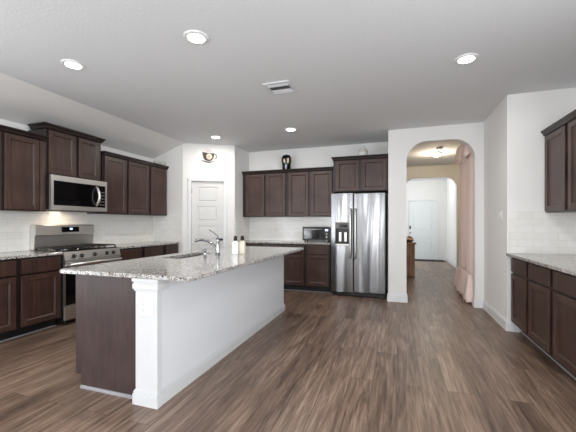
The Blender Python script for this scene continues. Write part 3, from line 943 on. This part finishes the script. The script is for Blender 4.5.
# ------------------------------------------------------------------ built-in microwave
mw = thing('microwave_oven', 'stainless built-in microwave with bowed handle hanging above the range', 'microwave', (-4.065, 3.30, 1.425), RL)
w2 = 0.41
MB().box(-w2, w2, 0, 0.37, 0, 0.43, 0.003).obj('body', 'black_plastic', mw)
fm = MB().box(-w2, w2, -0.03, 0, 0.365, 0.432).box(-w2, w2, -0.03, 0, 0.0, 0.055).box(-w2, -w2 + 0.035, -0.03, 0, 0.055, 0.365).box(w2 - 0.025, w2, -0.03, 0, 0.055, 0.365)
fm.box(-w2 + 0.035, w2 - 0.025, -0.02, 0, 0.055, 0.365)
bmesh.ops.remove_doubles(fm.bm, verts=list(fm.bm.verts), dist=1e-5)
fm.obj('door_frame', 'stainless', mw)
MB().box(-w2 + 0.036, 0.255, -0.026, -0.0205, 0.056, 0.364, 0.001).obj('window', 'black_gloss', mw)
cpn = MB().box(0.258, w2 - 0.026, -0.026, -0.0205, 0.056, 0.364, 0.001).obj('control_panel', 'black_gloss', mw)
for r_ in range(5):
    for c_ in range(3):
        MB().box(0.292 + c_ * 0.03, 0.312 + c_ * 0.03, -0.0272, -0.0262, 0.085 + r_ * 0.045, 0.100 + r_ * 0.045).obj('key', 'vent_grey', cpn)
hp = [(0.235, -0.024, 0.345)] + [(0.235, -0.03 - 0.055 * math.sin(PI * i / 12), 0.345 - 0.27 * i / 12) for i in range(1, 12)] + [(0.235, -0.024, 0.075)]
MB().tube(hp, [0.014] + [0.017] * 11 + [0.014], 12).obj('handle', 'stainless', mw)
MB().box(-0.30, 0.30, 0.04, 0.30, -0.012, 0.0).obj('grease_filter', 'vent_grey', mw)
MB().box(-0.12, 0.0, 0.31, 0.35, -0.006, 0.0).obj('cooktop_lamp', 'flush_glow', mw)
hl = area('cooktop_lamp_light', (-4.28, 3.26, 1.405), (0, 0, 0), 0.10, 0.3, 0.7, (1.0, 0.80, 0.58))

# ------------------------------------------------------------------ countertop oven
to = thing('toaster_oven', 'small stainless countertop oven with glass door on the back counter', 'toaster oven', (-1.425, 5.93, 0.906), 0.06)
TW = 0.255
MB().box(-TW, TW, 0.01, 0.30, 0.028, 0.285, 0.006, 2).obj('body', 'stainless', to)
for x in (-TW + 0.04, TW - 0.04):
    for y in (0.04, 0.26):
        MB().lathe([(0.016, 0), (0.014, 0.03)], (x, y, 0), 12).obj('foot', 'black_plastic', to)
tf = MB().box(-TW, TW, -0.004, 0.012, 0.03, 0.285).obj('face', 'black_plastic', to)
MB().box(-TW + 0.022, TW - 0.10, -0.010, -0.0045, 0.060, 0.255, 0.003).obj('glass_door', 'black_gloss', to)
MB().tube([(-TW + 0.05, -0.032, 0.238), (TW - 0.125, -0.032, 0.238)], 0.007, 10).tube([(-TW + 0.06, -0.009, 0.238), (-TW + 0.06, -0.032, 0.238)], 0.005, 8).tube([(TW - 0.135, -0.009, 0.238), (TW - 0.135, -0.032, 0.238)], 0.005, 8).obj('handle', 'stainless', to)
MB().box(TW - 0.095, TW - 0.012, -0.009, -0.0045, 0.060, 0.255, 0.002).obj('control_panel', 'black_plastic', to)
for z in (0.095, 0.150):
    MB().lathe([(0.019, 0), (0.017, 0.016), (0.001, 0.017)], (TW - 0.054, -0.009, z), 14, axis='y').obj('knob', 'stainless', to)
MB().box(TW - 0.085, TW - 0.03, -0.0105, -0.0092, 0.205, 0.24).obj('display', 'display_blue', to)

# ------------------------------------------------------------------ electrics on the walls
def plate(name, label, cat, loc, rotz, kind, gangs=1, group=None):
    t = thing(name, label, cat, loc, rotz, group)
    w = 0.035 + 0.023 * (gangs - 1)
    MB().box(-w, w, -0.006, 0, -0.058, 0.058, 0.003, 2).obj('cover_plate', 'white_plastic', t)
    for g in range(gangs):
        x = (g - (gangs - 1) / 2) * 0.046
        k = kind[g] if isinstance(kind, (list, tuple)) else kind
        if k == 'outlet':
            for z in (-0.02, 0.02):
                r = MB().box(x - 0.0165, x + 0.0165, -0.0085, -0.006, z - 0.014, z + 0.014, 0.002).obj('receptacle', 'white_plastic', t)
                MB().box(x - 0.009, x - 0.006, -0.0090, -0.0084, z - 0.004, z + 0.007).box(x + 0.006, x + 0.009, -0.0090, -0.0084, z - 0.004, z + 0.007).box(x - 0.002, x + 0.002, -0.0090, -0.0084, z - 0.010, z - 0.006).obj('slots', 'slot_dark', r)
        else:
            MB().prism([(x - 0.016, -0.006, -0.033), (x - 0.016, -0.0075, -0.033), (x - 0.016, -0.011, 0.033), (x - 0.016, -0.006, 0.033)], (0.032, 0, 0)).obj('rocker', 'white_plastic', t)
    return t
plate('wall_outlet', 'white outlet plate on the near white post of the island', 'outlet', (-1.632, 1.8195, 0.676), 0, ['outlet', 'rocker'], 2)
plate('light_switch', 'white switch plate on the short wall right of the arch', 'light switch', (1.22, 4.69, 1.352), RR, 'rocker', 3)
plate('wall_outlet', 'white outlet on the left backsplash just right of the range', 'outlet', (LX + 0.008, 4.11, 1.125), RL, 'outlet')
plate('wall_outlet', 'white outlet on the left backsplash near the pantry corner', 'outlet', (LX + 0.008, 4.94, 1.105), RL, 'outlet')
plate('wall_outlet', 'white outlet on the back wall tile left of the countertop oven', 'outlet', (-2.38, 6.262, 1.119), 0, 'outlet')

# ------------------------------------------------------------------ ceiling fixtures
def recessed(label, x, y):
    t = thing('recessed_light', label, 'ceiling light', (x, y, ZC), 0, 'recessed kitchen ceiling lights')
    MB().lathe([(0.070, 0.0), (0.100, 0.0), (0.100, -0.004), (0.088, -0.010), (0.068, -0.012), (0.066, -0.004)], (0, 0, 0), 32).obj('trim_ring', 'white_trim', t)
    MB().lathe([(0.001, -0.0085), (0.066, -0.0085), (0.066, -0.0125), (0.001, -0.0155)], (0, 0, 0), 32).obj('lens', 'lamp_glow', t)
    l = area('recessed_lamp_light', (x, y, ZC - 0.02), (0, 0, 0), 0.13, 0.13, CAN_POWER, CAN_COL, shape='DISK')
recessed('round recessed ceiling light nearest the left edge of the photo', -2.89, 2.28)
recessed('large round recessed ceiling light above the near end of the island', -1.53, 2.26)
recessed('round recessed ceiling light on the right side of the ceiling', 0.60, 3.33)
recessed('small round recessed ceiling light above the pantry door', -2.97, 4.96)
recessed('round recessed ceiling light in front of the black ornament', -1.60, 4.94)
vt = thing('ceiling_vent', 'square white louvered air vent in the kitchen ceiling', 'vent', (-1.22, 3.395, ZC))
MB().box(-0.15, 0.15, -0.16, -0.125, -0.012, 0, 0.003).box(-0.15, 0.15, 0.125, 0.16, -0.012, 0, 0.003).box(-0.15, -0.115, -0.125, 0.125, -0.012, 0, 0.003).box(0.115, 0.15, -0.125, 0.125, -0.012, 0, 0.003).obj('frame', 'vent_white', vt)
MB().box(-0.116, 0.116, -0.126, 0.126, -0.003, -0.0005).obj('backing', 'vent_grey', vt)
for k in range(8):
    y = -0.108 + k * 0.031
    s = 0.011 if k in (0, 1, 5, 6, 7) else -0.011
    MB().prism([(-0.115, y - s, -0.004), (-0.115, y + s, -0.015), (-0.115, y + s + 0.002, -0.014), (-0.115, y - s + 0.002, -0.003)], (0.23, 0, 0)).obj('louver', 'vent_white', vt)
def flush(label, x, y, r, p, col):
    t = thing('flush_ceiling_lamp', label, 'ceiling light', (x, y, ZC))
    MB().lathe([(r * 0.92, 0), (r, -0.004), (r, -0.022), (r * 0.95, -0.026), (0.001, -0.026)], (0, 0, 0), 32).obj('canopy', 'brushed_nickel', t)
    MB().lathe([(r * 0.93, -0.026), (r * 0.9, -0.045), (r * 0.72, -0.068), (r * 0.4, -0.082), (0.001, -0.086)], (0, 0, 0), 32).obj('shade', 'flush_glow', t)
    l = bpy.data.lights.new('flush_lamp_light', 'POINT')
    l.energy = p
    l.color = col
    l.shadow_soft_size = 0.05
    lo_ = bpy.data.objects.new('flush_lamp_light', l)
    COL.objects.link(lo_)
    lo_.location = (x, y, ZC - 0.16)
flush('domed flush ceiling lamp in the hall just behind the arch', 0.80, 7.55, 0.10, 16, (1.0, 0.84, 0.62))
flush('domed flush ceiling lamp in the foyer seen under the second arch', 0.84, 11.0, 0.16, 8, (1.0, 0.97, 0.92))
sm = MB().lathe([(0.06, 0), (0.06, -0.012), (0.052, -0.030), (0.03, -0.034), (0.001, -0.034)], (0, 0, 0), 24).obj('smoke_detector', 'white_plastic')
sm.location = (0.80, 7.08, ZC); tag(sm, 'small round white smoke detector on the hall ceiling', 'smoke detector')

# ------------------------------------------------------------------ curtain in the hall
cu = thing('curtain', 'pale pink full-length curtain with ruffled hem hanging behind the arch', 'curtain', (1.13, 6.62, 0))
def cloth(name, mat, ya, yb, za, zb, amp, waves, flare=0.0, ragged=0.0, phase=0.0, nz=16, x0=0.0, gather=0.0):
    mb = MB()
    nu = 90
    th = 0.004
    fr_, bk = [], []
    for k in range(nz + 1):
        q = k / nz
        row, row2 = [], []
        for i in range(nu + 1):
            s = i / nu
            z = za + (zb - za) * q
            if k == nz and ragged:
                z += ragged * math.sin(s * waves * 2 * PI * 0.8 + 1.0)
            am = amp * (1 + flare * q)
            yy = ya + (yb - ya) * s
            mid = (ya + yb) / 2
            yy = mid + (yy - mid) * (1 + gather * q)
            xx = x0 + am * math.sin(s * waves * 2 * PI + phase + 0.5 * math.sin(3 * q)) + 0.3 * am * math.sin(s * waves * 5.3 + 2 * q)
            row.append(mb.bm.verts.new((xx, yy, z)))
            row2.append(mb.bm.verts.new((xx + th, yy, z)))
        fr_.append(row); bk.append(row2)
    for g in (fr_, bk):
        for k in range(nz):
            for i in range(nu):
                f = mb.bm.faces.new([g[k][i], g[k][i + 1], g[k + 1][i + 1], g[k + 1][i]])
                f.smooth = True
    for k in range(nz):
        for i in (0, nu):
            mb.bm.faces.new([fr_[k][i], bk[k][i], bk[k + 1][i], fr_[k + 1][i]])
    for k in (0, nz):
        for i in range(nu):
            mb.bm.faces.new([fr_[k][i], fr_[k][i + 1], bk[k][i + 1], bk[k][i]])
    return mb.obj(name, mat, cu)
cloth('drape', 'curtain_pink', -0.86, 0.16, 2.585, 0.42, 0.022, 9, 0.4, nz=24)
cloth('hem_ruffle', 'curtain_pink', -0.88, 0.18, 0.44, 0.045, 0.030, 13, 1.6, ragged=0.022, gather=0.22, x0=-0.03)
cloth('hem_trim', 'curtain_trim', -0.88, 0.18, 0.455, 0.425, 0.027, 13, 0.0, nz=2, x0=-0.010)
cloth('valance', 'curtain_pink', -0.86, 0.26, 2.64, 2.36, 0.030, 9, 0.9, ragged=0.05, x0=-0.04, nz=8)
rod = thing('curtain_rod', 'slim dark curtain rod under the hall ceiling holding the pink curtain', 'curtain rod', (1.20, 6.62, 2.60))
MB().tube([(0.0, -0.93, 0), (0.0, 0.40, 0)], 0.010, 10).obj('pole', 'black_iron', rod)
for y in (-0.9, 0.32):
    MB().tube([(0, y, 0), (0, y, 0.149)], 0.007, 8).lathe([(0.025, 0.143), (0.025, 0.1495)], (0, y, 0), 14).obj('bracket', 'black_iron', rod)

# ------------------------------------------------------------------ console in the hall
cn = thing('console_cabinet', 'rustic brown wooden console seen through the arch', 'console', (0.02, 8.32, 0))
MB().box(-0.38, 0.38, -0.17, 0.19, 0.02, 0.765, 0.004).obj('body', 'rustic_wood', cn)
MB().box(-0.41, 0.41, -0.20, 0.20, 0.765, 0.80, 0.005).obj('top', 'rustic_wood', cn)
for x in (-0.37, 0.31):
    for y in (-0.16, 0.12):
        MB().box(x, x + 0.06, y, y + 0.06, 0, 0.02).obj('foot', 'rustic_wood', cn)
for a, b in ((-0.36, -0.01), (0.01, 0.36)):
    m = MB(); m.box(a, b, -0.19, -0.171, 0.06, 0.74, 0.004)
    m.obj('door', 'rustic_wood', cn)
fl = thing('flower_arrangement', 'small orange and cream flower arrangement on the hall console', 'flower arrangement', (0.27, 8.28, 0.80))
MB().lathe([(0.05, 0), (0.06, 0.004), (0.105, 0.05), (0.11, 0.065), (0.10, 0.062), (0.001, 0.03)], (0, 0, 0), 20).obj('bowl', 'bloom_dark', fl)
rnd = random.Random(4)
for k in range(14):
    a = k * 2.4
    r = 0.085 * math.sqrt((k + 0.5) / 14)
    q = MB().ball((r * math.cos(a), r * math.sin(a), 0.075 + 0.05 * (1 - k / 14) + rnd.uniform(-0.008, 0.012)), 0.034, 0.034, 0.028, 10, 6)
    for v in q.bm.verts:
        v.co += Vector((rnd.uniform(-1, 1), rnd.uniform(-1, 1), rnd.uniform(-1, 1))) * 0.004
    q.obj('bloom', ('bloom_orange', 'bloom_cream', 'bloom_dark')[k % 3], fl)

# door mat and shoes by the front door
mt = MB().box(0.35, 1.50, 11.72, 12.22, 0.0, 0.012, 0.003)
tag(centre(mt.obj('door_mat', 'mat_charcoal')), 'flat charcoal door mat in front of the white front door', 'door mat')

# ------------------------------------------------------------------ coffee cup plaque above the pantry door
def dgp(s, z, off):   # point on the diagonal wall
    return DA + Vector((math.cos(dg), math.sin(dg), 0)) * s + Vector((math.sin(dg), -math.cos(dg), 0)) * off + Vector((0, 0, z))
sg = thing('wall_plaque', 'dark brown coffee cup plaque on the wall above the pantry door', 'plaque', dgp(0.468, 2.415, 0.0), dg)
def flat(mb, pts, y0, y1):
    return mb.prism([(x, y0, z) for x, z in pts], (0, y1 - y0, 0))
cup = [(-0.108, 0.185), (-0.105, 0.13), (-0.09, 0.07), (-0.06, 0.032), (-0.02, 0.018), (0.03, 0.018), (0.065, 0.035), (0.092, 0.07), (0.104, 0.12), (0.107, 0.168), (0.06, 0.160), (0.0, 0.160), (-0.06, 0.170)]
flat(MB(), cup, -0.020, -0.002).obj('cup', 'sign_brown', sg)
hdl = [(0.10 + 0.045 * math.cos(a) * 1.15, 0.105 + 0.048 * math.sin(a)) for a in [(-1.35 + 2.7 * i / 14) for i in range(15)]]
MB().tube([(x, -0.011, z) for x, z in hdl], 0.008, 8).obj('handle', 'sign_brown', sg)
MB().lathe([(0.056, 0), (0.056, 0.004), (0.001, 0.005)], (0.012, -0.020, 0.095), 24, axis='y').obj('round_face', 'sign_cream', sg)
MB().lathe([(0.016, 0), (0.014, 0.004), (0.001, 0.005)], (0.012, -0.0245, 0.098), 14, axis='y').obj('flower_centre', 'ornament_gold', sg)
sc = [(-0.135 + 0.27 * i / 20, 0.028 - 0.034 * math.sin(PI * i / 20)) for i in range(21)]
MB().tube([(x, -0.010, z) for x, z in sc], [0.004 + 0.005 * math.sin(PI * i / 20) for i in range(21)], 8).obj('saucer', 'sign_brown', sg)
for x in (-0.035, 0.0, 0.04):
    MB().tube([(x + 0.014 * math.sin(i * 0.9), -0.008, 0.175 + 0.009 * i) for i in range(8)], 0.005, 8).obj('steam_wisp', 'sign_rose', sg)

# ------------------------------------------------------------------ ornaments on top of the cabinets
ob = thing('cookie_jar', 'tall glossy black ornament with cream markings on the back wall cabinets', 'ornament', (-2.05, 6.06, 2.2905), 0.33)
MB().lathe([(0.074, 0), (0.080, 0.006), (0.084, 0.10), (0.092, 0.14), (0.100, 0.19), (0.096, 0.245), (0.078, 0.285), (0.040, 0.302), (0.001, 0.305)], (0, 0, 0), 24).obj('body', 'ornament_black', ob)
for x, z0, z1 in ((-0.042, 0.130, 0.22), (0.030, 0.125, 0.235)):
    q = MB().ball((x, -0.092 + abs(x) * 0.25, (z0 + z1) / 2), 0.020, 0.018, (z1 - z0) / 2, 12, 8)
    q.obj('cream_marking', 'ornament_cream', ob)
q = MB().ball((-0.01, -0.074, 0.06), 0.020, 0.018, 0.055, 12, 8); q.obj('lilac_marking', 'ornament_lilac', ob)
og = thing('glass_jar', 'pale glass jar with gold trim standing on the cabinet over the refrigerator', 'ornament', (-0.56, 5.82, 2.4005))
MB().lathe([(0.06, 0), (0.066, 0.006), (0.078, 0.05), (0.08, 0.10), (0.066, 0.14), (0.045, 0.152)], (0, 0, 0), 22).obj('body', 'ornament_glass', og)
MB().lathe([(0.048, 0.152), (0.050, 0.160), (0.036, 0.185), (0.014, 0.198), (0.010, 0.205), (0.018, 0.218), (0.001, 0.228)], (0, 0, 0), 20).obj('lid', 'ornament_glass', og)
MB().lathe([(0.081, 0.095), (0.083, 0.10), (0.081, 0.106)], (0, 0, 0), 22).obj('gold_band', 'ornament_gold', og)
for k, (y, lab, h) in enumerate(((4.88, 'small silver bird figurine on the left cabinets, farther from the pantry', 0.075), (5.04, 'small silver bird figurine at the pantry end of the left cabinets', 0.07))):
    t = thing('bird_figurine', lab, 'ornament', (-4.15, y, 2.3255), RL)
    q = MB().ball((0, 0, 0.032), 0.055, 0.034, 0.032, 14, 8); q.obj('body', 'ornament_silver', t)
    MB().ball((-0.045, 0, 0.058), 0.02, 0.018, 0.018, 12, 8).tube([(-0.06, 0, 0.058), (-0.078, 0, 0.055)], [0.006, 0.001], 6).obj('head', 'ornament_silver', t)
    MB().tube([(0.04, 0, 0.036), (0.085, 0, 0.058)], [0.016, 0.005], 8).obj('tail', 'ornament_silver', t)
